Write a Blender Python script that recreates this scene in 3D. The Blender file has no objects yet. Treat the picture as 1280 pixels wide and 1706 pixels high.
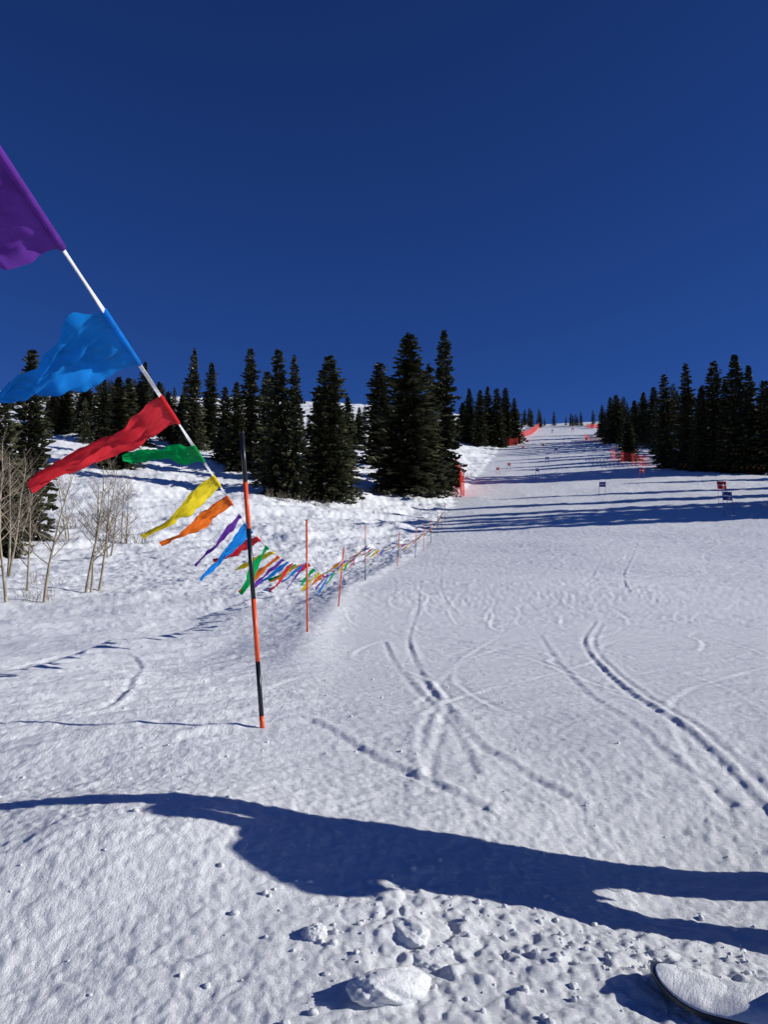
import bpy, math, random
import numpy as np
from mathutils import Vector, Matrix
random.seed(7); rng=np.random.RandomState(7)
scene=bpy.context.scene
scene.view_settings.view_transform='Standard'; scene.view_settings.look='None'; scene.view_settings.exposure=0
PITCH=math.radians(5); F=1430.0
# ------------------------------------------------------------------ camera (eye height 1.6 m above the snow)
cd=bpy.data.cameras.new("camera"); cam=bpy.data.objects.new("camera",cd); scene.collection.objects.link(cam)
cam.location=(0,0,0); cam.rotation_euler=(math.pi/2+PITCH,0,0)
cd.sensor_fit='VERTICAL'; cd.sensor_height=36; cd.sensor_width=36; cd.lens=36*F/1706; cd.clip_start=0.05; cd.clip_end=6000
scene.camera=cam
# ------------------------------------------------------------------ sun + sky
SUN_EL=math.radians(21.5); SUN_AZ=math.radians(93.5)
sd=Vector((math.sin(SUN_AZ)*math.cos(SUN_EL),math.cos(SUN_AZ)*math.cos(SUN_EL),math.sin(SUN_EL)))
ld=bpy.data.lights.new("sun",'SUN'); ld.energy=5.0; ld.angle=math.radians(0.5); ld.color=(1.0,0.98,0.93)
lo=bpy.data.objects.new("sun",ld); scene.collection.objects.link(lo); lo.rotation_euler=(-sd).to_track_quat('-Z','Y').to_euler(); lo.location=(60,-5,40)
w=bpy.data.worlds.new("World"); scene.world=w; w.use_nodes=True
nt=w.node_tree; nt.nodes.clear()
sky=nt.nodes.new('ShaderNodeTexSky'); sky.sky_type='NISHITA'; sky.sun_disc=False; sky.sun_elevation=SUN_EL; sky.sun_rotation=SUN_AZ
sky.altitude=3000; sky.air_density=1.0; sky.dust_density=0.12; sky.ozone_density=5.0
mul=nt.nodes.new('ShaderNodeMix'); mul.data_type='RGBA'; mul.blend_type='MULTIPLY'; mul.inputs[0].default_value=1.0
mul.inputs[7].default_value=(0.28,0.47,0.92,1)
bg=nt.nodes.new('ShaderNodeBackground'); bg.inputs[1].default_value=0.076
out=nt.nodes.new('ShaderNodeOutputWorld')
nt.links.new(sky.outputs[0],mul.inputs[6]); nt.links.new(mul.outputs[2],bg.inputs[0]); nt.links.new(bg.outputs[0],out.inputs[0])
# ------------------------------------------------------------------ noise
def make_perm(seed):
    r=np.random.RandomState(seed); p=r.permutation(256); return np.concatenate([p,p])
_perm=make_perm(3); _ang=np.random.RandomState(5).rand(256)*2*np.pi
def perlin(x,y,seed=0):
    x=np.asarray(x,dtype=np.float64)+seed*17.31; y=np.asarray(y,dtype=np.float64)+seed*9.77
    xi=np.floor(x).astype(np.int64); yi=np.floor(y).astype(np.int64); xf=x-xi; yf=y-yi
    u=xf*xf*xf*(xf*(xf*6-15)+10); v=yf*yf*yf*(yf*(yf*6-15)+10)
    def g(ix,iy,fx,fy):
        h=_perm[(_perm[ix&255]+(iy&255))&511]; a=_ang[h]; return np.cos(a)*fx+np.sin(a)*fy
    n00=g(xi,yi,xf,yf); n10=g(xi+1,yi,xf-1,yf); n01=g(xi,yi+1,xf,yf-1); n11=g(xi+1,yi+1,xf-1,yf-1)
    return ((n00*(1-u)+n10*u)*(1-v)+(n01*(1-u)+n11*u)*v)*1.5
def fbm(x,y,o=3,seed=0,gain=0.5):
    s=0;a=1
    for i in range(o): s=s+a*perlin(x*2**i,y*2**i,seed+i*3); a*=gain
    return s
def sst(a,b,x):
    t=np.clip((x-a)/(b-a),0,1); return t*t*(3-2*t)
# ------------------------------------------------------------------ terrain
PR=np.array([(-2500,-90),(-300,-32),(-60,-8),(-15,-3.0),(-4,-1.9),(0,-1.62),(3,-1.45),(4.4,-1.28),(5.8,-1.0),(8,-0.93),(10,-0.9),(15,-0.80),(22,-0.46),(30,0.05),(38,0.6),(49,1.45),(70,3.9),(95,7.7),(120,12.3),(150,18.7),(200,30.2),(257,43.6),(320,57.8),(400,76),(450,81),(600,86),(900,80),(2500,60)],float)
_m=np.gradient(PR[:,1],PR[:,0])
def prof(y):
    y=np.clip(y,-2499,2499); i=np.clip(np.searchsorted(PR[:,0],y,side='right')-1,0,len(PR)-2)
    x0=PR[i,0];x1=PR[i+1,0];h=x1-x0;t=(y-x0)/h
    return (2*t**3-3*t**2+1)*PR[i,1]+(t**3-2*t**2+t)*h*_m[i]+(-2*t**3+3*t**2)*PR[i+1,1]+(t**3-t**2)*h*_m[i+1]
XE=np.array([(-50,-.5),(0,-.7),(5.8,-.85),(15,-1.34),(30,-1.3),(49,.8),(95,6.3),(120,10),(240,33),(380,66),(600,120),(2500,500)],float)
def xedge(y): return np.interp(y,XE[:,0],XE[:,1])
def H0(x,y):
    x=np.asarray(x,float); y=np.asarray(y,float)
    xe=xedge(y); sl=np.maximum(0,xe-x); sr=np.maximum(0,x-xe)
    z=prof(y)
    z=z+16*(1-np.exp(-sl/100))*sst(45,110,y)
    z=z+5*(1-np.exp(-sr/77))*sst(18,60,y)
    z=z-0.20*sst(0,1.5,sl)*sst(7,14,y)*(1-sst(60,90,y))
    z=z+0.05*np.exp(-((xe-x+0.1)/0.35)**2)*sst(7,12,y)*(1-sst(60,90,y))
    left=sst(0,3,sl)
    z=z+left*sst(40,80,y)*(0.9*perlin(x/17,y/22,1)+0.45*perlin(x/7,y/8,2))
    z=z+left*0.12*perlin(x/2.6,y/3.4,4)*sst(5,12,y)
    z=z+0.5*perlin(x/40,y/45,5)*sst(80,160,y)+0.10*perlin(x/7,y/9,6)*sst(8,20,y)
    # mounds near the viewer
    z=z+0.23*np.exp(-((x+1.35)/1.35)**2-((y-4.15)/0.8)**2)-0.17*np.exp(-((x-1.9)/1.3)**2-((y-4.2)/1.1)**2)
    z=z+0.035*perlin(x/1.3,y/1.1,8)*(1-sst(5,9,y))
    return z
def H(x,y): return H0(x,y)
def ray(px,py):
    dx=(px-640)/F; dy=(853-py)/F
    v=np.array([dx, math.cos(PITCH)-dy*math.sin(PITCH), math.sin(PITCH)+dy*math.cos(PITCH)]); return v/v[1]
def sight(px,py,depth): v=ray(px,py)*depth; return Vector(v)
def ground_at(px,py,dmin=2.0,dmax=440):
    v=ray(px,py); d=np.exp(np.linspace(math.log(dmin),math.log(dmax),6000))
    f=v[2]*d-H0(v[0]*d,d); k=np.where(f<0)[0]
    if len(k)==0:
        k=[int(np.argmin(f/d))]
    dd=d[k[0]]; x=v[0]*dd; return Vector((x,dd,float(H0(x,dd))))
# ------------------------------------------------------------------ materials
def mat(name,color,rough=0.7,spec=0.3,noise=None,trans=0.0):
    m=bpy.data.materials.new(name); m.use_nodes=True; n=m.node_tree; b=n.nodes['Principled BSDF']
    b.inputs['Roughness'].default_value=rough; b.inputs['Specular IOR Level'].default_value=spec
    b.inputs['Base Color'].default_value=(*color,1)
    if noise:
        sc,amt=noise; tc=n.nodes.new('ShaderNodeTexCoord'); t=n.nodes.new('ShaderNodeTexNoise'); t.inputs['Scale'].default_value=sc; t.inputs['Detail'].default_value=4
        r=n.nodes.new('ShaderNodeValToRGB'); r.color_ramp.elements[0].position=.3; r.color_ramp.elements[1].position=.7
        r.color_ramp.elements[0].color=(*[c*(1-amt) for c in color],1); r.color_ramp.elements[1].color=(*[min(1,c*(1+amt)) for c in color],1)
        n.links.new(tc.outputs['Object'],t.inputs['Vector']); n.links.new(t.outputs['Fac'],r.inputs['Fac']); n.links.new(r.outputs['Color'],b.inputs['Base Color'])
        col=r.outputs['Color']
    if trans>0:
        tr=n.nodes.new('ShaderNodeBsdfTranslucent'); tr.inputs[0].default_value=(*color,1)
        if noise: n.links.new(col,tr.inputs[0])
        mx=n.nodes.new('ShaderNodeMixShader'); mx.inputs[0].default_value=trans
        o=n.nodes['Material Output']; n.links.new(b.outputs[0],mx.inputs[1]); n.links.new(tr.outputs[0],mx.inputs[2]); n.links.new(mx.outputs[0],o.inputs[0])
    return m
def snow_mat():
    m=bpy.data.materials.new("snow"); m.use_nodes=True; n=m.node_tree; L=n.links; b=n.nodes['Principled BSDF']
    b.inputs['Roughness'].default_value=0.6; b.inputs['Specular IOR Level'].default_value=0.2
    tc=n.nodes.new('ShaderNodeTexCoord')
    a=n.nodes.new('ShaderNodeAttribute'); a.attribute_name='groomed'
    t0=n.nodes.new('ShaderNodeTexNoise'); t0.inputs['Scale'].default_value=0.6; t0.inputs['Detail'].default_value=6
    r=n.nodes.new('ShaderNodeValToRGB'); r.color_ramp.elements[0].position=.3; r.color_ramp.elements[1].position=.7
    r.color_ramp.elements[0].color=(0.87,0.885,0.90,1); r.color_ramp.elements[1].color=(0.92,0.93,0.94,1)
    L.new(tc.outputs['Object'],t0.inputs['Vector']); L.new(t0.outputs['Fac'],r.inputs['Fac']); L.new(r.outputs['Color'],b.inputs['Base Color'])
    def noise(scale,detail,mapping=None,rough=.6):
        t=n.nodes.new('ShaderNodeTexNoise'); t.inputs['Scale'].default_value=scale; t.inputs['Detail'].default_value=detail; t.inputs['Roughness'].default_value=rough
        if mapping:
            mp=n.nodes.new('ShaderNodeMapping'); mp.inputs['Scale'].default_value=mapping[0]; mp.inputs['Rotation'].default_value=(0,0,mapping[1]); L.new(tc.outputs['Object'],mp.inputs['Vector']); L.new(mp.outputs[0],t.inputs['Vector'])
        else: L.new(tc.outputs['Object'],t.inputs['Vector'])
        return t
    g1=noise(110,5,None,.8); g2=noise(6,7,((1.0,0.3,1),math.radians(-28)),.72); g3=noise(9,8,((0.16,1,1),math.radians(-10)),.74)
    b1=n.nodes.new('ShaderNodeBump'); b1.inputs['Strength'].default_value=1.0; b1.inputs['Distance'].default_value=0.007; L.new(g1.outputs['Fac'],b1.inputs['Height'])
    mx=n.nodes.new('ShaderNodeMix'); mx.data_type='FLOAT'; L.new(a.outputs['Fac'],mx.inputs[0]); 
    m2=n.nodes.new('ShaderNodeMath'); m2.operation='MULTIPLY'; m2.inputs[1].default_value=1.1; L.new(g2.outputs['Fac'],m2.inputs[0])
    L.new(m2.outputs[0],mx.inputs[2]); 
    m3=n.nodes.new('ShaderNodeMath'); m3.operation='MULTIPLY'; m3.inputs[1].default_value=1.1; L.new(g3.outputs['Fac'],m3.inputs[0]); L.new(m3.outputs[0],mx.inputs[3])
    b2=n.nodes.new('ShaderNodeBump'); b2.inputs['Strength'].default_value=0.75; b2.inputs['Distance'].default_value=0.042; L.new(mx.outputs[0],b2.inputs['Height']); L.new(b1.outputs[0],b2.inputs['Normal'])
    L.new(b2.outputs[0],b.inputs['Normal'])
    return m
SNOW=snow_mat()
NEEDLE=mat("fir_needles",(0.062,0.066,0.034),0.75,0.12,(0.9,0.6))
BARK=mat("bark",(0.09,0.065,0.045),0.9,0.1,(8,0.4))
ASPEN=mat("aspen_bark",(0.30,0.255,0.19),0.85,0.1,(5,0.45))
TWIG=mat("twig_bark",(0.19,0.15,0.115),0.9,0.1,(5,0.3))
NETRED=mat("safety_net",(0.82,0.085,0.06),0.6,0.2,None,0.35)
ORANGE=mat("orange_pole",(0.78,0.10,0.025),0.35,0.4,(30,0.12))
BLACK=mat("black_pole",(0.012,0.012,0.014),0.35,0.4,(30,0.3))
ROPE=mat("white_ribbon",(0.78,0.78,0.80),0.5,0.3,(40,0.08),0.25)
COL={'purple':(0.17,0.045,0.38),'blue':(0.01,0.25,0.74),'red':(0.76,0.035,0.05),'green':(0.0,0.38,0.09),'yellow':(0.88,0.70,0.03),'orange':(0.90,0.19,0.02)}
FM={k:mat("nylon_"+k,v,0.75,0.12,(22,0.14),0.5) for k,v in COL.items()}
# ------------------------------------------------------------------ mesh helper
def mesh_obj(name,verts,faces,mats,mi=None,smooth=False,parent=None,link=True):
    me=bpy.data.meshes.new(name); me.from_pydata([tuple(v) for v in verts],[],[tuple(f) for f in faces])
    for m in (mats if isinstance(mats,(list,tuple)) else [mats]): me.materials.append(m)
    if mi is not None: me.polygons.foreach_set('material_index',np.array(mi,dtype=np.int32))
    if smooth: me.polygons.foreach_set('use_smooth',np.ones(len(me.polygons),dtype=bool))
    me.update(); o=bpy.data.objects.new(name,me)
    if link: scene.collection.objects.link(o)
    if parent: o.parent=parent
    return o
def empty(name,loc=(0,0,0)):
    e=bpy.data.objects.new(name,None); e.empty_display_size=.2; scene.collection.objects.link(e); e.location=loc; return e
class MB:
    def __init__(s): s.v=[];s.f=[];s.m=[]
    def tube(s,pts,rad,n=8,mi=0,cap=True):
        base=len(s.v); pts=[Vector(p) for p in pts]
        for i,p in enumerate(pts):
            d=(pts[min(i+1,len(pts)-1)]-pts[max(i-1,0)]).normalized()
            a=d.orthogonal().normalized() if i==0 else (a-d*a.dot(d)).normalized()
            b=d.cross(a); r=rad[i] if hasattr(rad,'__len__') else rad
            for k in range(n):
                t=2*math.pi*k/n; s.v.append(p+a*math.cos(t)*r+b*math.sin(t)*r)
        for i in range(len(pts)-1):
            for k in range(n):
                k2=(k+1)%n; s.f.append((base+i*n+k,base+i*n+k2,base+(i+1)*n+k2,base+(i+1)*n+k)); s.m.append(mi)
        if cap:
            s.f.append(tuple(base+k for k in range(n))[::-1]); s.m.append(mi)
            s.f.append(tuple(base+(len(pts)-1)*n+k for k in range(n))); s.m.append(mi)
    def quad(s,a,b,c,d,mi=0):
        i=len(s.v); s.v+= [a,b,c,d]; s.f.append((i,i+1,i+2,i+3)); s.m.append(mi)
    def obj(s,name,mats,smooth=False,parent=None,link=True): return mesh_obj(name,s.v,s.f,mats,s.m,smooth,parent,link)
# ------------------------------------------------------------------ ground sheet
tracks_px=[[(712,930),(700,975),(697,1010),(682,1055),(684,1085),(715,1150),(770,1215),(850,1275),(960,1340)],
 [(1066,898),(1050,935),(1040,960),(1050,985),(1095,1000)],
 [(993,1035),(975,1060),(978,1085),(1030,1140),(1110,1195),(1200,1270),(1285,1365)],
 [(1003,1040),(990,1065),(1000,1095),(1060,1150),(1150,1205),(1290,1330)],
 [(512,1200),(560,1225),(620,1262),(700,1300),(800,1345)],
 [(975,895),(1000,925),(990,955),(960,985)],
 [(640,1070),(660,1110),(720,1175),(760,1225),(790,1290)],
 [(900,1060),(930,1105),(990,1165),(1090,1240),(1220,1340)],
 [(1280,1090),(1180,1060),(1060,1040),(940,1000),(830,975)],
 [(1280,985),(1120,1000),(950,1010),(800,1045)],
 [(0,1120),(80,1100),(160,1085),(230,1105),(200,1160),(120,1190)],
 [(60,1060),(200,1040),(330,1010),(450,985)],
 [(760,900),(740,930),(735,980),(760,1020)]]
tdep=[.007,.010,.009,.005,.007,.009,.005,.005,.006,.005,.007,.008,.006]
def smooth_poly(P,n=7):
    P=[np.array(p,float) for p in P]; out=[]
    for i in range(len(P)-1):
        p0=P[max(i-1,0)];p1=P[i];p2=P[i+1];p3=P[min(i+2,len(P)-1)]
        for k in range(n):
            t=k/n; out.append(0.5*((2*p1)+(-p0+p2)*t+(2*p0-5*p1+4*p2-p3)*t*t+(-p0+3*p1-3*p2+p3)*t**3))
    out.append(P[-1]); return out
tracks=[]
for T,dp in zip(tracks_px,tdep):
    w_=[ground_at(*p) for p in T]; tracks.append((np.array(smooth_poly([(q.x,q.y) for q in w_])),dp,0.035))
rt=random.Random(77)
for k in range(120):   # other skiers' arcs down the run
    y0=rt.uniform(4.5,22) if k<60 else rt.uniform(10,80); x0=xedge(y0)+rt.uniform(.8,0.8+y0*0.55); ph=rt.uniform(0,6); A=rt.uniform(.3,2.0); Lw=rt.uniform(8,22); sl_=rt.uniform(-.35,.45)
    ys=np.linspace(y0,y0+rt.uniform(4,18),24); xs=x0+A*np.sin(ys/Lw*2*np.pi+ph)+sl_*(ys-y0); tracks.append((np.stack([xs,ys],1),rt.uniform(.0015,.0045)+.00012*y0,0.028+.0007*y0))
def seg_disp(x,y):
    z=np.zeros_like(x)
    for T,dep,wd in tracks:
        mnx,mny=T.min(0)-.6; mxx,mxy=T.max(0)+.6
        k=np.where((x>mnx)&(x<mxx)&(y>mny)&(y<mxy))[0]
        if len(k)==0: continue
        X=x[k];Y=y[k];D=np.full(len(k),9.0);S=np.zeros(len(k))
        for i in range(len(T)-1):
            a=T[i];b=T[i+1];ab=b-a;l2=ab@ab+1e-9
            t=np.clip(((X-a[0])*ab[0]+(Y-a[1])*ab[1])/l2,0,1)
            ex=X-a[0]-t*ab[0];ey=Y-a[1]-t*ab[1];d=np.hypot(ex,ey); sg=np.sign(ab[0]*ey-ab[1]*ex)
            c=d<D; D[c]=d[c]; S[c]=sg[c]
        n=np.clip(.95+1.0*perlin(X*.5,Y*.35,21)+.45*perlin(X*4,Y*4,22),0.1,1.8)
        z[k]+= -dep*np.exp(-(D/wd)**2)*n + dep*1.0*np.exp(-((D-wd*2.0)/(wd*1.1))**2)*n*(S>0)
    return z
def detail(x,y,tr=True):
    xe=xedge(y); g=sst(-0.6,1.0,x-xe+0.5*perlin(x/1.5,y/2,30)); near=1-sst(4.6,6.5,y+0.5*perlin(x/.8,y/.8,31)); 
    r=np.hypot(x,y)
    gl=(1-g)
    c,s=math.cos(math.radians(35)),math.sin(math.radians(35)); u=x*c+y*s; v=-x*s+y*c
    z= gl*(0.024*fbm(u/1.6,v/.45,4,40,.6)+0.040*np.maximum(0,fbm(u/.9,v/.35,3,44)-.2))*(1+sst(15,40,r)*1.8)*(.45+.55*sst(4,8,y))
    z+= gl*0.016*np.maximum(0,fbm(x/.4,y/.6,3,46)-.1)*sst(4,7,y)*(1+sst(15,40,r)*2)
    z+= gl*sst(35,70,r)*0.26*fbm(u/6,v/2.2,4,48,.6)
    # scraped and chopped patches on the piste
    gr=1+1.6*sst(8,40,r)
    z+= g*(0.006*fbm(u/1.2,v/.2,3,50)+0.006*np.maximum(0,fbm(x/.35,y/.5,3,53)-.35))*gr
    z+= g*0.013*np.maximum(0,perlin(x/2.2,y/3.5,55)+.05)*fbm(x/.35,y/.16,3,56,.6)*gr
    z+= g*0.014*np.maximum(0,fbm(x/3.0,y/.9,3,58)-.15)*(1+sst(15,60,r)*4)
    z+= g*0.03*np.maximum(0,perlin(x/4,y/7,72))*fbm(x/1.2,y/.6,3,73,.6)*sst(12,24,y)
    fine=(1-sst(9,18,r))
    z+= fine*0.0042*fbm(x/.06,y/.06,2,60)
    z+= fine*near*(0.004*fbm(x/.22,y/.2,3,62)+0.007*np.abs(fbm(x/.09,y/.09,2,64)))
    ch=np.exp(-((x-1.05)/.75)**2-((y-3.45)/.45)**2)+np.exp(-((x-.15)/.3)**2-((y-3.5)/.5)**2)
    z+= np.clip(ch,0,1)*(0.030*np.abs(fbm(x/.16,y/.16,3,66))+.02*fbm(x/.4,y/.4,2,68))
    return (z+seg_disp(x,y) if tr else z), g
inner=np.radians(np.linspace(-36,36,760)); outer=np.radians(np.linspace(36,324,120)[1:-1]); TH=np.concatenate([inner,outer]); nT=len(TH)
R=np.concatenate([np.linspace(.02,2.3,14)[:-1],1/np.linspace(1/2.3,1/30,660)[:-1],np.exp(np.linspace(math.log(30),math.log(460),420))[:-1],np.exp(np.linspace(math.log(460),math.log(2400),36))]); nR=len(R)
rr,tt=np.meshgrid(R,TH,indexing='ij'); X=(rr*np.sin(tt)).ravel(); Y=(rr*np.cos(tt)).ravel()
Zd,G=detail(X,Y); Z=H0(X,Y)+Zd
co=np.stack([X,Y,Z],1).astype(np.float32)
i=np.arange(nR-1)[:,None]; j=np.arange(nT)[None,:]; j2=(j+1)%nT
q=np.stack([i*nT+j,i*nT+j2,(i+1)*nT+j2,(i+1)*nT+j],-1).reshape(-1,4)[:, ::-1]
me=bpy.data.meshes.new("snow_ground"); me.vertices.add(len(co)); me.vertices.foreach_set('co',co.ravel())
me.loops.add(q.size); me.loops.foreach_set('vertex_index',q.ravel().astype(np.int32)); me.polygons.add(len(q))
me.polygons.foreach_set('loop_start',(np.arange(len(q))*4).astype(np.int32)); me.polygons.foreach_set('loop_total',np.full(len(q),4,np.int32))
me.polygons.foreach_set('use_smooth',np.ones(len(q),bool)); me.update(calc_edges=True)
at=me.attributes.new('groomed','FLOAT','POINT'); at.data.foreach_set('value',G.astype(np.float32))
me.materials.append(SNOW); go=bpy.data.objects.new("snow_ground",me); scene.collection.objects.link(go)
# ------------------------------------------------------------------ fir trees
def fir_mesh(seed,Ht=20.0,R0=2.4,whorl=0.33,per=10,dens=1.0,snow=0.03,power=.75):
    r=random.Random(seed); b=MB()
    npt=8; b.tube([(0.08*math.sin(k*1.3+seed),0.08*math.cos(k*1.7+seed),-1.0+(Ht+0.8)*k/(npt-1)) for k in range(npt)],[0.30*(1-k/(npt-1))**.8+0.015 for k in range(npt)],7,1)
    h=0.25; side=[r.uniform(.7,1.2) for _ in range(12)]
    while h<Ht-.15:
        f=h/Ht; rad=R0*((1-f)**power)*(0.6+.4*min(1,f*6+.5))
        rad*=1+0.15*math.sin(h*1.3+seed)*r.uniform(.3,1)
        n=max(4,int(per*(.5+.5*(1-f))))
        a0=r.uniform(0,6.28)
        for k in range(n):
            a=a0+6.283*k/n+r.uniform(-.3,.3); L=rad*side[int(a/6.283*12)%12]*r.choice([.6,.85,.95,1,1.05,1.15,1.35]); L=max(L,.12)
            if r.random()<.08: continue
            el=math.radians(-20+50*f+r.uniform(-10,10)); dx,dy=math.cos(a),math.sin(a); hb=h+r.uniform(-.2,.2)
            m=max(2,int(L/.36*dens)); 
            for q_ in range(m):
                t=(q_+.55+r.uniform(-.3,.3))/m
                px=dx*L*t; py=dy*L*t; pz=hb+L*t*math.sin(el)-.18*L*t*t+(.12*L*max(0,t-.7))
                w_=(.46*(1-t*.45))*(.5+.5*min(1,rad/1.5))*r.uniform(.7,1.3); ln=.55*r.uniform(.7,1.3)*(.45+.55*min(1,rad/1.2))
                for s_ in (-1,1):
                    o1=Vector((px,py,pz+.05)); sx,sy=-dy*s_,dx*s_
                    tip=Vector((px+dx*ln*.7+sx*w_,py+dy*ln*.7+sy*w_,pz-r.uniform(.05,.5)*ln))
                    mid=Vector((px+sx*w_*.9-dx*.05,py+sy*w_*.9-dy*.05,pz-r.uniform(.25,.8)*ln)); en=Vector((px+dx*ln,py+dy*ln,pz-.1*ln+r.uniform(-.1,.1)))
                    i0=len(b.v); b.v+=[o1,en,tip,mid]
                    mm=2 if r.random()<snow and t>.4 else 0
                    b.f.append((i0,i0+1,i0+2));b.m.append(mm); b.f.append((i0,i0+2,i0+3));b.m.append(mm)
        h+=whorl*(.6+.4*(1-f))*r.uniform(.8,1.2)
    return b
FIR_SNOW=mat("branch_snow",(0.75,0.78,0.82),.7,.2)
FV=[]
for k in range(8):
    b=fir_mesh(100+k,R0=[2.2,2.6,2.0,2.4,2.8,2.1,2.5,2.3][k],snow=[.004,.006,.01,.004,.02,.004,.015,.006][k],power=[.62,.7,.58,.66,.74,.62,.55,.66][k])
    o=b.obj("fir_variant",[NEEDLE,BARK,FIR_SNOW],link=False); FV.append(o.data); o.data.name="fir_tree_mesh"; bpy.data.objects.remove(o)
FW=[2.2,2.6,2.0,2.4,2.8,2.1,2.5,2.3]
cnt=[0]
def fir(px,top,base,wpx,d=None,loc=None,Ht=None,Rw=None):
    k=cnt[0]%8; cnt[0]+=1
    if loc is None:
        p=ground_at(px,base,20) if d is None else Vector((ray(px,853)[0]*d,d,float(H0(ray(px,853)[0]*d,d))))
        Ht=(base-top)/F*p.y; Rw=wpx*.5/F*p.y
    else: p=Vector((loc[0],loc[1],float(H0(*loc))))
    o=bpy.data.objects.new("fir_tree",FV[k]); scene.collection.objects.link(o); o.location=p-Vector((0,0,.15))
    o.scale=(Rw/FW[k],Rw/FW[k],Ht/20); o.rotation_euler=(random.uniform(-.015,.015),random.uniform(-.015,.015),random.uniform(0,6.28)); return o
# x, top, base, width
for t in [(38,572,905,96),(2,650,930,90),
 (105,636,722,44),(142,628,728,50),(170,624,740,44),(192,622,782,62),(212,625,745,44),(232,630,740,44),(240,598,715,30),(262,632,725,36),(88,650,715,36),(280,648,735,40),
 (320,573,752,46),(350,598,748,38),(372,640,768,40),(392,630,785,46),(416,572,785,50),(300,655,740,36),
 (443,610,800,48),(464,572,828,72),(490,583,830,58),(530,640,830,54),(551,584,830,86),(570,690,822,58),(579,658,765,38),(598,676,740,26),
 (634,597,775,66),(680,545,822,112),(716,600,818,66),(738,540,815,60),(655,700,822,62),
 (782,643,738,30),(800,646,742,30),(815,640,742,32),(829,643,745,30),(843,642,742,34),(858,660,740,30),(772,668,735,30),
 (1030,655,738,30),(1048,690,768,34),(1060,664,740,30),(1076,650,742,34),(1092,641,745,36),(1114,617,780,46),(1150,598,782,58),(1172,640,785,44),(1196,596,785,56),(1213,630,787,46),(1232,583,788,62),(1256,602,788,54),(1281,628,789,56),(1018,658,735,24),(1004,672,728,20)]:
    fir(*t)
# trees standing outside the frame on the right; their shadows cross the run
for (x,y,h,rw) in [(45,74,16,2.6),(48,78,19,2.9),(46,83,16,2.6),(53,86,20,2.8),(57,91,21,2.9),(60,101,22,2.8),(58,80,18,2.4),(72,112,21,2.7),(82,126,17,2.4),(76,84,22,2.4),(-52,52,17,2.2),(-40,66,15,2.0),(-60,80,19,2.3)]:
    fir(0,0,0,0,loc=(x,y),Ht=h,Rw=rw)
# distant masses
def forest(name,pts,seed):
    r=random.Random(seed); protos=[]
    for k in range(4):
        b=fir_mesh(seed*10+k,R0=3.2,whorl=.62,per=9,dens=.8,snow=.01,power=.65); protos.append((np.array([tuple(v) for v in b.v]),b.f,b.m))
    V=[];Fs=[];M=[];off=0
    for (x,y,h) in pts:
        v,f,m=protos[r.randrange(4)]; a=r.uniform(0,6.28); c,s=math.cos(a),math.sin(a); sc=h/20; ws=sc*r.uniform(1.0,1.35)
        vv=np.stack([(v[:,0]*c-v[:,1]*s)*ws+x,(v[:,0]*s+v[:,1]*c)*ws+y,v[:,2]*sc+float(H0(x,y))-.2],1)
        V.append(vv); Fs+= [tuple(i+off for i in q) for q in f]; M+=m; off+=len(v)
    V=np.concatenate(V); return mesh_obj(name,V.tolist(),Fs,[NEEDLE,BARK,FIR_SNOW],M)
r=random.Random(5)
def line_pts(specs):
    out=[]
    for (px,py,hp) in specs:
        p=ground_at(px,py,60,430); out.append((p.x+r.uniform(-1,1),p.y+r.uniform(-4,4),hp/F*p.y*r.uniform(.9,1.08)))
    return out
def rowsp(x0,x1,st,b0,b1,t0,t1):
    o=[]; x=x0
    while x<x1:
        b_=r.uniform(b0,b1); o.append((x+r.uniform(-3,3),b_,b_-r.uniform(t0,t1))); x+=st*r.uniform(.5,1.7)
    return o
sp=rowsp(78,310,5,685,712,622,662)+rowsp(90,260,12,700,735,632,665)+rowsp(300,450,8,700,735,645,680)+rowsp(500,625,11,705,735,672,698)+rowsp(745,785,6,712,735,668,695)+rowsp(0,80,14,668,690,630,655)
forest("distant_fir_forest",line_pts(sp),3)
sp=[(x,r.uniform(706,714),r.uniform(18,34)) for x in range(850,905,4)]+[(x+r.uniform(-4,4),r.uniform(716,726),r.uniform(24,50)) for x in range(780,860,5)]
forest("distant_fir_forest",line_pts(sp),4)
sp=[(x,r.uniform(722,745),r.uniform(45,80)) for x in range(1015,1110,5)]+[(x,r.uniform(745,775),r.uniform(70,115)) for x in range(1095,1330,8)]
forest("distant_fir_forest",line_pts(sp),5)
sp=[(x+r.uniform(-3,3),709,r.uniform(14,30)) for x in (908,921,946,950,954,958,966,970,985,1001,1005,1009,1013)]
forest("distant_fir_forest",line_pts(sp),6)
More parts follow.
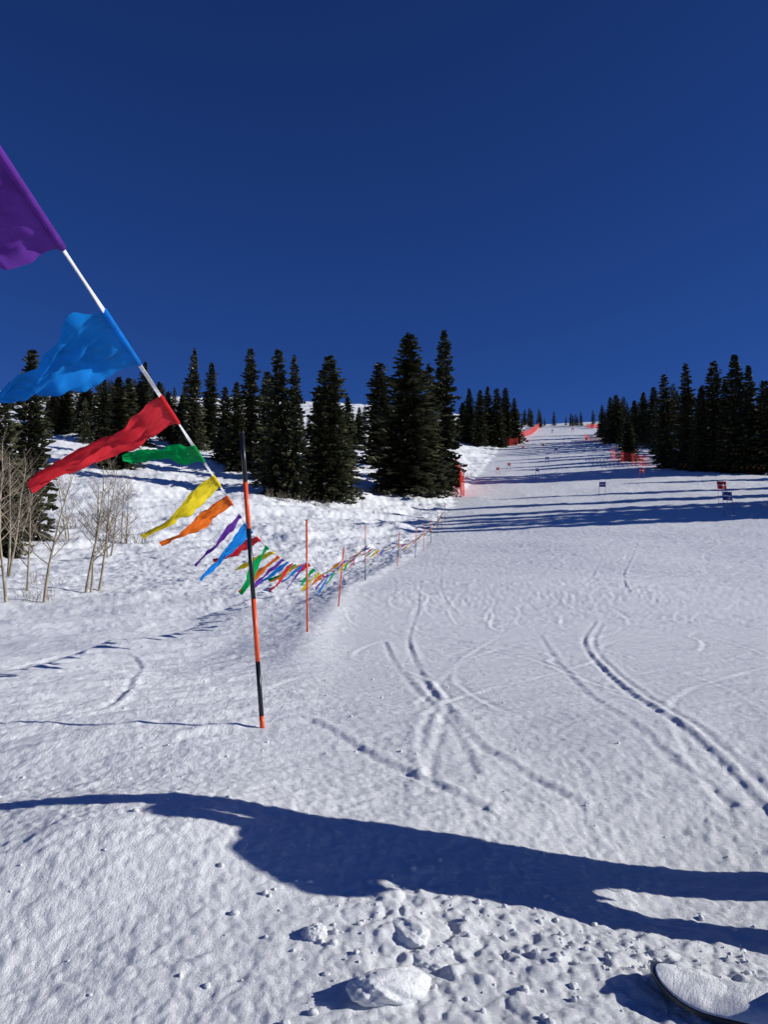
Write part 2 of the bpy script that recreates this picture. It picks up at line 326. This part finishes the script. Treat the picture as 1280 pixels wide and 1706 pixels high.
# ------------------------------------------------------------------ bare aspens
def aspen(px,base,hpx,lean=0.0,seed=0,stems=1,mat_=ASPEN,name="bare_aspen_tree",dens=1.0):
    r=random.Random(seed); p=ground_at(px,base,8); Ht=hpx/F*p.y; b=MB()
    def branch(p0,d,L,rad,lev):
        n=6 if lev<2 else 4; pts=[p0]; dd=d.copy()
        for k in range(n):
            dd=(dd+Vector((r.uniform(-1,1),r.uniform(-1,1),r.uniform(-.2,.7)))*(.09+.06*lev)).normalized(); pts.append(pts[-1]+dd*L/n)
        b.tube(pts,[rad*(1-.85*k/n) for k in range(n+1)],6 if lev==0 else 3,0 if lev<2 else 1,cap=False)
        if lev>=3: return
        m=int({0:14,1:6,2:4}[lev]*dens)
        for k in range(m):
            t=r.uniform(.28 if lev==0 else .2,1); i=min(int(t*n),n-1); q=pts[i].lerp(pts[i+1],t*n-i)
            a=r.uniform(0,6.28); out_=Vector((math.cos(a),math.sin(a),r.uniform(.5,1.3))).normalized()
            branch(q,out_,L*r.uniform(.25,.45)*(1.15-.5*t),rad*(1-.8*t)*.5+.0025,lev+1)
    for s in range(stems):
        o=Vector((r.uniform(-.25,.25)*(stems>1),r.uniform(-.3,.3)*(stems>1),-.3)); hh=Ht*r.uniform(.8,1.05) if s else Ht
        branch(o,Vector((lean+r.uniform(-.1,.1),r.uniform(-.08,.08),1)).normalized(),hh+.3,.05*(hh/4.5)+.012,0)
    ob=b.obj(name,[mat_,TWIG],smooth=True); ob.location=p; return ob
aspen(146,988,215,.10,1,2); aspen(163,984,200,.18,2,1); aspen(72,1002,220,.10,3,1); aspen(45,985,170,.0,14,1); aspen(3,1005,260,.12,4,2); aspen(20,930,150,.05,5,2,dens=1.1); aspen(205,905,110,.1,6,2); aspen(112,900,110,.0,8,2)
aspen(10,960,190,.05,15,2); aspen(-25,975,210,.15,16,1); aspen(180,930,140,.05,17,2)
aspen(-70,1000,260,.1,9,2); aspen(-160,960,260,.0,10,2)
def shrub(px,base,hpx,wpx,seed,n=60):
    r=random.Random(seed); p=ground_at(px,base,8); Ht=hpx/F*p.y; W=wpx/F*p.y; b=MB()
    for k in range(n):
        x0=r.uniform(-.5,.5)*W; y0=r.uniform(-.5,.5); z0=float(H0(p.x+x0,p.y+y0))-p.z-.05; h=Ht*r.uniform(.4,1); q=Vector((x0,y0,z0)); pts=[q]
        d=Vector((r.uniform(-.5,.5),r.uniform(-.5,.5),1)).normalized()
        for j in range(3): d=(d+Vector((r.uniform(-.3,.3),r.uniform(-.3,.3),.1))).normalized(); pts.append(pts[-1]+d*h/3)
        sc=p.y/30
        b.tube(pts,[.008*sc,.006*sc,.004*sc,.002*sc],3,0,False)
        for j in range(3):
            e=pts[r.randrange(1,3)]; d2=Vector((r.uniform(-1,1),r.uniform(-1,1),.8)).normalized(); b.tube([e,e+d2*h*.3],[.004*sc,.0015*sc],3,0,False)
    ob=b.obj("bare_shrub",[TWIG]); ob.location=p; return ob
shrub(55,1000,35,60,1,30); shrub(75,975,30,50,2,25); shrub(210,905,45,80,3,60); shrub(25,900,90,70,4,90); shrub(495,838,20,110,5,90); shrub(620,822,14,70,6,50); shrub(120,880,35,70,7,40); shrub(1055,748,16,60,8,60); shrub(700,822,14,60,9,40)
# ------------------------------------------------------------------ poles
def pole(name,base,top,rad,bands):
    """bands: list of (fraction_from_bottom, mat index)"""
    b=MB(); base=Vector(base); top=Vector(top); d=top-base
    fr=[0]+[x[0] for x in bands]
    for k in range(len(bands)):
        b.tube([d*fr[k],d*fr[k+1]],rad*(1.0 if bands[k][1] else 1.02),10,bands[k][1])
    # cap and snow spike
    b.tube([d*1.0,d*1.006],rad*1.15,10,1); b.tube([-d.normalized()*.25,Vector((0,0,0))],[rad*.3,rad*.9],8,1)
    o=b.obj(name,[ORANGE,BLACK]); o.location=base
    for pl in o.data.polygons: pl.use_smooth=len(pl.vertices)==4
    return o
AL=[(.04,0),(.22,1),(.43,0),(.67,1),(.83,0),(1,1)]
P1=ground_at(437,1213,4.0); T1=sight(403,722,P1.y)
D1=P1.y
pole("slope_marker_pole",P1,T1,.0165,AL)
pole("slope_marker_pole",(-.45,-1.1,float(H0(-.45,-1.1))),(-.5,-1.1,.95),.0165,AL)
PL=[(512,1055,511,867,[(1,0)]),(564,1010,573,912,[(1,0)]),(609,968,609,876,[(.3,1),(.55,0),(.75,1),(1,0)]),(662,944,666,887,[(.3,0),(.6,1),(1,0)]),(692,930,694,880,[(.5,1),(1,0)]),(706,917,707,873,[(1,0)]),(718,905,719,865,[(.5,1),(1,0)]),(729,893,730,856,[(1,1)]),(736,880,736,846,[(1,0)]),(741,868,742,838,[(1,1)])]
rope_pts=[Vector((-.42,-1.1,.78)),sight(-30,212,1.2),sight(410,876,D1+.02)]
pw=[]
for (bx,by,tx,ty,bd) in PL:
    B=ground_at(bx,by,8); Tp=sight(tx,ty,B.y); L=(Tp-B).length; Tp=B+(Tp-B)*(1 if L<2.6 else 2.2/L)
    pole("slope_marker_pole",B,Tp,.016 if B.y<35 else .02,bd); pw.append((B,Tp))
fr=[.63,.78,.64,.68,.66,.66,.64,.62,.6,.6]
for (B,Tp),f in zip(pw,fr): rope_pts.append(B.lerp(Tp,f))
# ------------------------------------------------------------------ bunting
bunt=empty("pennant_bunting",P1)
def setp(o): o.parent=bunt; o.matrix_parent_inverse=Matrix.Translation(-Vector(P1))
path=[rope_pts[0]]
sags=[0.0,0.0,.14,.28,.16,.25,.15,.12,.1,.1,.08,.08,.05]
for i_ in range(len(rope_pts)-1):
    a,b_=rope_pts[i_],rope_pts[i_+1]; n=24
    for k in range(1,n+1):
        t=k/n; p=a.lerp(b_,t); p.z-=4*sags[i_]*t*(1-t); path.append(p)
cum=[0]
for k in range(len(path)-1): cum.append(cum[-1]+(path[k+1]-path[k]).length)
def at_(s):
    s=max(0,min(cum[-1]-1e-4,s)); k=int(np.searchsorted(cum,s,side='right')-1); k=min(k,len(path)-2)
    return path[k].lerp(path[k+1],(s-cum[k])/(cum[k+1]-cum[k]+1e-9))
def s_of_y(y):
    for k in range(len(path)-1):
        if path[k].y<=y<=path[k+1].y: return cum[k]+(y-path[k].y)/(path[k+1].y-path[k].y)*(cum[k+1]-cum[k])
    return 0
# ribbon with slow twist
b=MB(); s=0; prev=None
while s<cum[-1]:
    p=at_(s); tw=math.sin(s*5)*.9+.9; wd=.0055 if p.y<10 else .007; u=Vector((math.cos(tw),0,math.sin(tw)))*wd; n_=Vector((-math.sin(tw),0,math.cos(tw)))*.0012
    cur=[p+u+n_,p-u+n_,p-u-n_,p+u-n_]
    if prev:
        i0=len(b.v); b.v+=prev+cur
        for k in range(4): b.f.append((i0+k,i0+(k+1)%4,i0+4+(k+1)%4,i0+4+k)); b.m.append(0)
    prev=cur; s+=.04 if p.y<8 else .12
setp(b.obj("ribbon",[ROPE],smooth=False))
def pennant(A,B,tip,color,seed,amp=.03,nu=10,nv=20):
    r=random.Random(seed); V=[];Fc=[]; A=Vector(A);B=Vector(B);tip=Vector(tip); nrm=(B-A).cross(tip-A).normalized(); ph=r.uniform(0,6); ln=(tip-A).length
    for j in range(nv+1):
        v=j/nv
        for i in range(nu+1):
            u=i/nu; e=A.lerp(B,u); p=e.lerp(tip,v)
            cr=float(fbm(np.array([v*3+u*1.2+ph]),np.array([u*4-v*1.5+seed*.7]),3,seed%40)[0])
            # fold lines running from the hem to the tip
            fo=abs(float(perlin(np.array([(u-.5)*7*(1+v*.6)+ph*3]),np.array([v*1.6+seed]),seed%17)[0]))
            wv=math.sin(v*4.5+ph+u*2.0)*amp*.55*(v**.8)*(1.2-v*.6)+cr*amp*.7*min(1,v*4)*(1-.5*v)+fo*amp*.7*min(1,v*5)*(1-v)
            p=p+nrm*wv; p.z+=-.05*ln*math.sin(v*math.pi)*(.3+.7*u)
            V.append(p)
    for j in range(nv):
        for i in range(nu):
            a=j*(nu+1)+i; Fc.append((a,a+1,a+nu+2,a+nu+1))
    base=len(V); n=8
    # hem sleeve folded over the ribbon
    mb=MB(); mb.tube([A.lerp(B,k/n) for k in range(n+1)],.008,6,0)
    V+=mb.v; Fc+=[tuple(i+base for i in f) for f in mb.f]
    setp(mesh_obj("pennant_"+color,V,Fc,FM[color],smooth=True))
order=['purple','blue','red','green','yellow','orange']
def edge(y0,y1): return at_(s_of_y(y0)),at_(s_of_y(y1))
man=[((1.15,1.60),(-190,443,1.45),'purple',.04),((1.93,2.33),(-55,680,2.15),'blue',.055),((2.66,3.02),(48,812,2.75),'red',.05),((3.40,3.74),(203,760,3.35),'green',.04),((4.08,4.40),(240,898,4.0),'yellow',.045),((4.72,5.06),(268,908,4.6),'orange',.04),((5.50,5.66),(326,944,5.5),'purple',.03),((5.98,6.5),(334,967,5.9),'blue',.035)]
for k,((y0,y1),t,c,am) in enumerate(man):
    A,B=edge(y0,y1); pennant(A,B,sight(*t),c,k+3,am,30,56)
s=s_of_y(6.75); k=2; r=random.Random(9)
while s<cum[-1]-1:
    A=at_(s);B=at_(s+.34); c=order[k%6]
    tip=(A+B)/2+Vector((-r.uniform(.24,.48),r.uniform(-.18,.2),-r.uniform(.14,.44)))
    pennant(A,B,tip,c,100+k,.05,5 if A.y>12 else 8,8 if A.y>12 else 14)
    s+=r.uniform(.56,.76); k+=1
# ------------------------------------------------------------------ safety nets
def net(pxs,h,name="safety_net_fence",mat_=NETRED,wire=.07,cell=.30):
    pts=[ground_at(*p,40) for p in pxs]; o0=pts[0]; b=MB(); r=random.Random(len(pxs))
    for a,c in zip(pts[:-1],pts[1:]):
        L=(c-a).length; n=max(2,int(L/cell)); dirn=(c-a).normalized()
        def P(t,z):
            q=a.lerp(c,t); g=float(H0(q.x,q.y)); bul=.12*math.sin(t*L*1.1)*math.sin(z/h*3); return Vector((q.x+bul,q.y+bul,g+z*(1-.07*abs(math.sin(t*L*math.pi/4)))))-o0
        for k in range(n):
            t0=k/n;t1=t0+wire/L; b.quad(P(t0,0.1),P(t1,.1),P(t1,h),P(t0,h))
        nz=int(h/cell)+1
        for j in range(nz+1):
            z=.1+(h-.1-wire)*j/nz
            for k in range(n): b.quad(P(k/n,z),P((k+1)/n,z),P((k+1)/n,z+wire),P(k/n,z+wire))
        for k in range(int(L/3)+1):
            t=min(1,k*3/L); q=P(t,0); b.tube([q-Vector((0,0,.2)),q+Vector((0,.03,h+.25))],.03,6,0)
    ob=b.obj(name,[mat_]); ob.location=o0
net([(774,828),(768,824),(764,806)],3.6,cell=.26,wire=.12); net([(768,812),(762,806),(758,793)],3.6,cell=.26,wire=.12)
net([(834,743),(850,743),(862,742),(868,733),(876,727),(886,724),(893,718),(899,712)],2.1,cell=.34,wire=.11)
net([(1018,764),(1032,769),(1045,772),(1060,775),(1072,777),(1084,777)],2.1,cell=.34,wire=.06)
net([(975,732),(985,735),(995,736),(1008,734)],1.5,cell=.34,wire=.1); net([(978,713),(990,714),(1004,712)],1.6,cell=.3,wire=.12)
# ------------------------------------------------------------------ race gates
PB=mat("gate_panel_blue",(0.03,0.05,0.22),.6,.2,(6,.2),.2); PRD=mat("gate_panel_red",(0.45,0.035,0.04),.6,.2,(6,.2),.15); PW=mat("gate_panel_stripe",(.7,.7,.72),.6,.2)
BP=mat("gate_pole_blue",(.03,.06,.3),.4)
RP=mat("gate_pole_red",(.5,.04,.03),.4)
def gate(px,py,c,lean=0.0,h=1.9):
    p=ground_at(px,py,20); b=MB(); w_=.38*h/1.9; pr=.02*max(1,p.y/100)
    for sx in (-w_,w_):
        g=float(H0(p.x+sx,p.y))-p.z
        b.tube([(sx,0,g-.2),(sx,0,g+.35)],pr*1.2,8,1); b.tube([(sx,0,g+.35),(sx+lean*h,0,g+h)],pr,8,0)
    L=lambda z:lean*z
    n=6
    for k in range(n):
        u0=-w_+2*w_*k/n;u1=-w_+2*w_*(k+1)/n; y0=.04*math.sin(k*1.4);y1=.04*math.sin((k+1)*1.4)
        for z0,z1,m in ((.60,.75,2),(.75,.79,3),(.79,.93,2)):
            z0*=h;z1*=h
            b.quad(Vector((u0+L(z0),y0,z0-.04*k/n)),Vector((u1+L(z0),y1,z0-.04*(k+1)/n)),Vector((u1+L(z1),y1,z1-.04*(k+1)/n)),Vector((u0+L(z1),y0,z1-.04*k/n)),m)
    ob=b.obj("slalom_gate",[RP if c=='r' else BP,BLACK,PRD if c=='r' else PB,PW]); ob.location=p; ob.rotation_euler=(0,0,random.uniform(-.35,.35))
for g in [(1206,838,'r',-.06,2.6),(1216,860,'b',-.08,2.4),(1004,826,'b',.05,2.0),(1070,799,'r',.08),(896,794,'b',0,1.6),(830,791,'r',0,1.5),(848,783,'r',.1,1.5),(912,773,'b',.05,1.6),(927,757,'b',0,1.6),(872,752,'r',0,1.5),(905,748,'r',.05,1.4),(978,738,'b',0,1.5),(921,722,'b',0,1.4),(955,719,'r',0,1.4)]: gate(*g)
# rope fence with yellow and orange pennants under the trees at the right
b=MB(); pts=[ground_at(x,y,60) for x,y in ((1130,783),(1170,785),(1215,788),(1255,790),(1300,791),(1350,793))]; o0=pts[0]
for a,c in zip(pts[:-1],pts[1:]):
    L=(c-a).length; n=int(L/.8)
    def Q(t,z): q=a.lerp(c,t); return Vector((q.x,q.y,float(H0(q.x,q.y))+z-.12*math.sin((t*L/4)%1*math.pi)))-o0
    for k in range(n):
        b.tube([Q(k/n,1.3),Q((k+1)/n,1.3)],.02,4,0,False); p_,q_=Q(k/n,1.3),Q((k+.6)/n,1.3); i0=len(b.v); b.v+=[p_,q_,(p_+q_)/2+Vector((-.25,0,-.5))]; b.f.append((i0,i0+1,i0+2)); b.m.append(1+(k%2))
    for k in range(int(L/5)+1): b.tube([Q(min(1,k*5/L),-.2),Q(min(1,k*5/L),1.5)],.03,6,0)
ob=b.obj("rope_fence_with_pennants",[BLACK,FM['yellow'],FM['orange']]); ob.location=o0
# ------------------------------------------------------------------ snow chunks
def chunk(name,loc,sx,sy,sz,seed,rot=0,sub=5,rough=.22):
    import bmesh
    bm=bmesh.new(); bmesh.ops.create_icosphere(bm,subdivisions=sub,radius=1)
    V=np.array([v.co[:] for v in bm.verts]); x,y,z=V.T
    n=rough*(fbm(x*1.2+z*.7+seed,y*1.2-z*.5,3,seed)+.6*fbm(x*3-z*1.1+seed,y*3+z*1.4,3,seed+5)*.6)+.04*np.abs(fbm(x*9+z*5,y*9-z*4,2,seed+9))
    V=V*(1+n)[:,None]
    V=V*np.array([sx,sy,sz])
    for v,c in zip(bm.verts,V): v.co=c
    me=bpy.data.meshes.new(name); bm.to_mesh(me); bm.free(); me.materials.append(SNOW)
    me.polygons.foreach_set('use_smooth',np.ones(len(me.polygons),bool))
    o=bpy.data.objects.new(name,me); scene.collection.objects.link(o); o.location=loc; o.rotation_euler=(random.uniform(-.15,.15),random.uniform(-.15,.15),rot); return o
def gpt(px,py): p=ground_at(px,py,1.5); return p
p=gpt(650,1655); chunk("snow_chunk",p+Vector((0,0,.02)),.165,.09,.06,11,.7,5,.15)
p=gpt(524,1562); chunk("snow_chunk",p+Vector((0,0,.01)),.048,.045,.036,12,.3)
p=gpt(665,1545); chunk("snow_chunk",p+Vector((0,0,-.02)),.09,.18,.055,13,.5,5,.15)
p=gpt(725,1590); chunk("snow_chunk",p+Vector((0,0,-.035)),.12,.10,.055,14,.9,5,.15)
import bmesh
bm=bmesh.new(); r=random.Random(21)
for k in range(760):
    if k<360: x=r.gauss(.85,.75); y=r.gauss(3.5,.4)
    elif k<460: x=r.uniform(-2.5,2.5); y=r.uniform(2.8,6)
    else: y=r.uniform(5,14); x=xedge(y)+r.gauss(.4,.5+.14*y)
    s_=r.choice([.004,.005,.006,.007,.009,.014])*(1 if k<360 else .8)
    d=bmesh.ops.create_icosphere(bm,subdivisions=2 if s_>.012 else 1,radius=s_)
    xa=np.array([x]);ya=np.array([y]); z=float(H0(x,y))+float(detail(xa,ya)[0][0])
    e=[r.uniform(.7,1.4) for _ in range(3)]
    for v in d['verts']:
        q_=v.co; j=1+r.uniform(-.18,.18); v.co=Vector((q_.x*e[0]*j+x,q_.y*e[1]*j+y,q_.z*e[2]*.8*j+z+s_*.2))
me=bpy.data.meshes.new("snow_clumps"); bm.to_mesh(me); bm.free(); me.materials.append(SNOW); me.polygons.foreach_set('use_smooth',np.ones(len(me.polygons),bool))
scene.collection.objects.link(bpy.data.objects.new("snow_clumps",me))
# ------------------------------------------------------------------ snowboard lying in the snow
nose=gpt(1085,1648); ax=math.radians(-27)
sb=empty("snowboard",nose+Vector((.76*math.cos(ax),.76*math.sin(ax),-.005))); sb.rotation_euler=(0,math.radians(1),ax)
def outline(n=40,L=.76,W=.15):
    o=[]
    for k in range(n+1):
        a=math.pi/2+math.pi*k/n; o.append((-L+.20+.20*math.cos(a),W*math.sin(a)))
    for k in range(n+1):
        a=-math.pi/2+math.pi*k/n; o.append((L-.20+.20*math.cos(a),W*math.sin(a)))
    return o
def board(name,scale,z0,z1,m,hump=0):
    ol=outline(); V=[];Fc=[]; rings=[0.0,.15,.3,.45,.6,.75,.85,.92,.97,1.0]
    # densify long edges
    ol2=[]
    for k in range(len(ol)):
        a=ol[k];b_=ol[(k+1)%len(ol)]; d=math.hypot(a[0]-b_[0],a[1]-b_[1]); m_=max(1,int(d/.03))
        for t in range(m_): ol2.append((a[0]+(b_[0]-a[0])*t/m_,a[1]+(b_[1]-a[1])*t/m_))
    ol=ol2
    lift=lambda x: .07*max(0,(abs(x)-.52)/.24)**2
    for zz in (0,1):
        for q_ in rings:
            for (x,y) in ol:
                cx=max(-.5,min(.5,x)); X=cx+(x-cx)*q_*scale if abs(x)>.5 else x; Yy=y*q_*scale; 
                z=(z1 if zz else z0)+lift(X)
                if zz and hump: z+=hump*(1-q_**4)*(1+.5*float(fbm(np.array([X*7]),np.array([Yy*7]),3,77)[0]))+.004*float(fbm(np.array([X*40]),np.array([Yy*40]),2,78)[0])*(1-q_)
                V.append((X,Yy,z))
    n=len(ol); nr=len(rings)
    for zz in (0,1):
        for a in range(nr-1):
            for k in range(n):
                k2=(k+1)%n; i0=zz*nr*n+a*n; f=(i0+k,i0+k2,i0+n+k2,i0+n+k); Fc.append(f if zz==0 else f[::-1])
    for k in range(n):
        k2=(k+1)%n; i0=(nr-1)*n; i1=nr*n+(nr-1)*n; Fc.append((i0+k,i0+k2,i1+k2,i1+k))
    return mesh_obj(name,V,Fc,m,smooth=bool(hump),parent=sb)
board("deck",1.0,0,.010,mat("snowboard_deck",(.02,.022,.028),.3,.5,(5,.4)))
o=board("snow_cover",.94,.012,.016,SNOW,.035)
for sx in (-.25,.27):
    b=MB(); b.tube([(sx,-.11,.03),(sx,-.11,.08),(sx,0,.11),(sx,.11,.08),(sx,.11,.03)],.018,8,0); b.tube([(sx-.02,-.1,.05),(sx+.13,-.08,.12),(sx+.16,0,.20),(sx+.13,.08,.12),(sx-.02,.1,.05)],.016,8,0); b.obj("binding",[BLACK],True,sb)
# ------------------------------------------------------------------ person standing just right of the frame (casts the long shadow)
fx,fy=2.38,4.05
rider=empty("skier",(fx,fy,float(H0(fx,fy))))
JK=mat("jacket",(.05,.08,.16),.8,.2,(6,.2)); PT=mat("ski_pants",(.03,.03,.035),.85,.2,(6,.2)); SK=mat("skin",(.5,.3,.22),.6); HL=mat("helmet",(.05,.05,.055),.3,.5); BT=mat("boots",(.04,.04,.045),.6); GG=mat("goggles",(.1,.04,.01),.1,.8)
def skin(name,verts,edges,radii,m,root=0):
    me=bpy.data.meshes.new(name); me.from_pydata(verts,edges,[]); me.materials.append(m); o=bpy.data.objects.new(name,me); scene.collection.objects.link(o); o.parent=rider
    sm=o.modifiers.new("Skin",'SKIN'); sm.use_smooth_shade=True
    for i,rd in enumerate(radii):
        sv=me.skin_vertices[0].data[i]; sv.radius=rd if isinstance(rd,tuple) else (rd,rd); sv.use_root=(i==root)
    ss=o.modifiers.new("Sub",'SUBSURF'); ss.levels=2; ss.render_levels=2; return o
# facing the run; legs spread along y; bulky body and straight-up far arm shaped for the cast shadow
skin("trousers",[(0,0,.94),(0,.15,.84),(-.05,.23,.48),(0,.26,.10),(0,-.15,.84),(-.05,-.23,.48),(0,-.26,.10)],[(0,1),(1,2),(2,3),(0,4),(4,5),(5,6)],[(.19,.24),(.16,.16),(.135,.135),(.13,.13),(.16,.16),(.135,.135),(.13,.13)],PT)
skin("jacket",[(0,0,.84),(0,0,1.1),(0,0,1.38),(0,0,1.52),(0,.22,1.44),(-.04,.21,1.74),(-.08,.13,2.10),(0,-.24,1.42),(-.04,-.42,1.20),(-.20,-.34,1.08)],[(0,1),(1,2),(2,3),(2,4),(4,5),(5,6),(2,7),(7,8),(8,9)],[(.2,.32),(.19,.31),(.17,.29),(.08,.09),(.14,.14),(.14,.14),(.115,.115),(.12,.12),(.10,.10),(.07,.07)],JK)
skin("head",[(0,0,1.52),(-.01,0,1.64),(-.02,0,1.74)],[(0,1),(1,2)],[.065,.09,.095],SK,1)
skin("helmet_shell",[(.01,0,1.72),(.01,0,1.80)],[(0,1)],[.14,.125],HL)
b=MB(); b.tube([(-.08,-.08,1.72),(-.125,-.04,1.72),(-.135,0,1.72),(-.125,.04,1.72),(-.08,.08,1.72)],.035,8,0); b.obj("goggle_lens",[GG],True,rider)
pv=[(-.22,-.32,1.07),(-.29,-.31,1.06)]; ed=[(0,1)]; rd=[.045,.045]
for k in range(4):
    i0=len(pv); pv+=[(-.34,-.345+.023*k,1.055),(-.375,-.345+.023*k,1.03-.004*k)]; ed+=[(1,i0),(i0,i0+1)]; rd+=[.014,.012]
i0=len(pv); pv+=[(-.29,-.255,1.08),(-.33,-.25,1.075)]; ed+=[(1,i0),(i0,i0+1)]; rd+=[.017,.014]
skin("glove",pv,ed,rd,BLACK,1)
pv=[(-.08,.12,2.14),(-.09,.10,2.22)]; ed=[(0,1)]; rd=[.07,.06]
for k in range(4):
    yy=.10-.045+.03*k; i0=len(pv); pv+=[(-.095,yy,2.29),(-.105,yy+.006*(k-1.5),2.35-.008*abs(k-1.5))]; ed+=[(1,i0),(i0,i0+1)]; rd+=[.017,.014]
i0=len(pv); pv+=[(-.09,.03,2.21),(-.095,.0,2.25)]; ed+=[(1,i0),(i0,i0+1)]; rd+=[.019,.016]
skin("glove",pv,ed,rd,BLACK,1)
for sy in (.26,-.26): skin("boot",[(.05,sy,.10),(.0,sy,.04),(-.12,sy,.03),(.0,sy,.22)],[(0,1),(1,2),(0,3)],[.09,.08,.07,.10],BT)
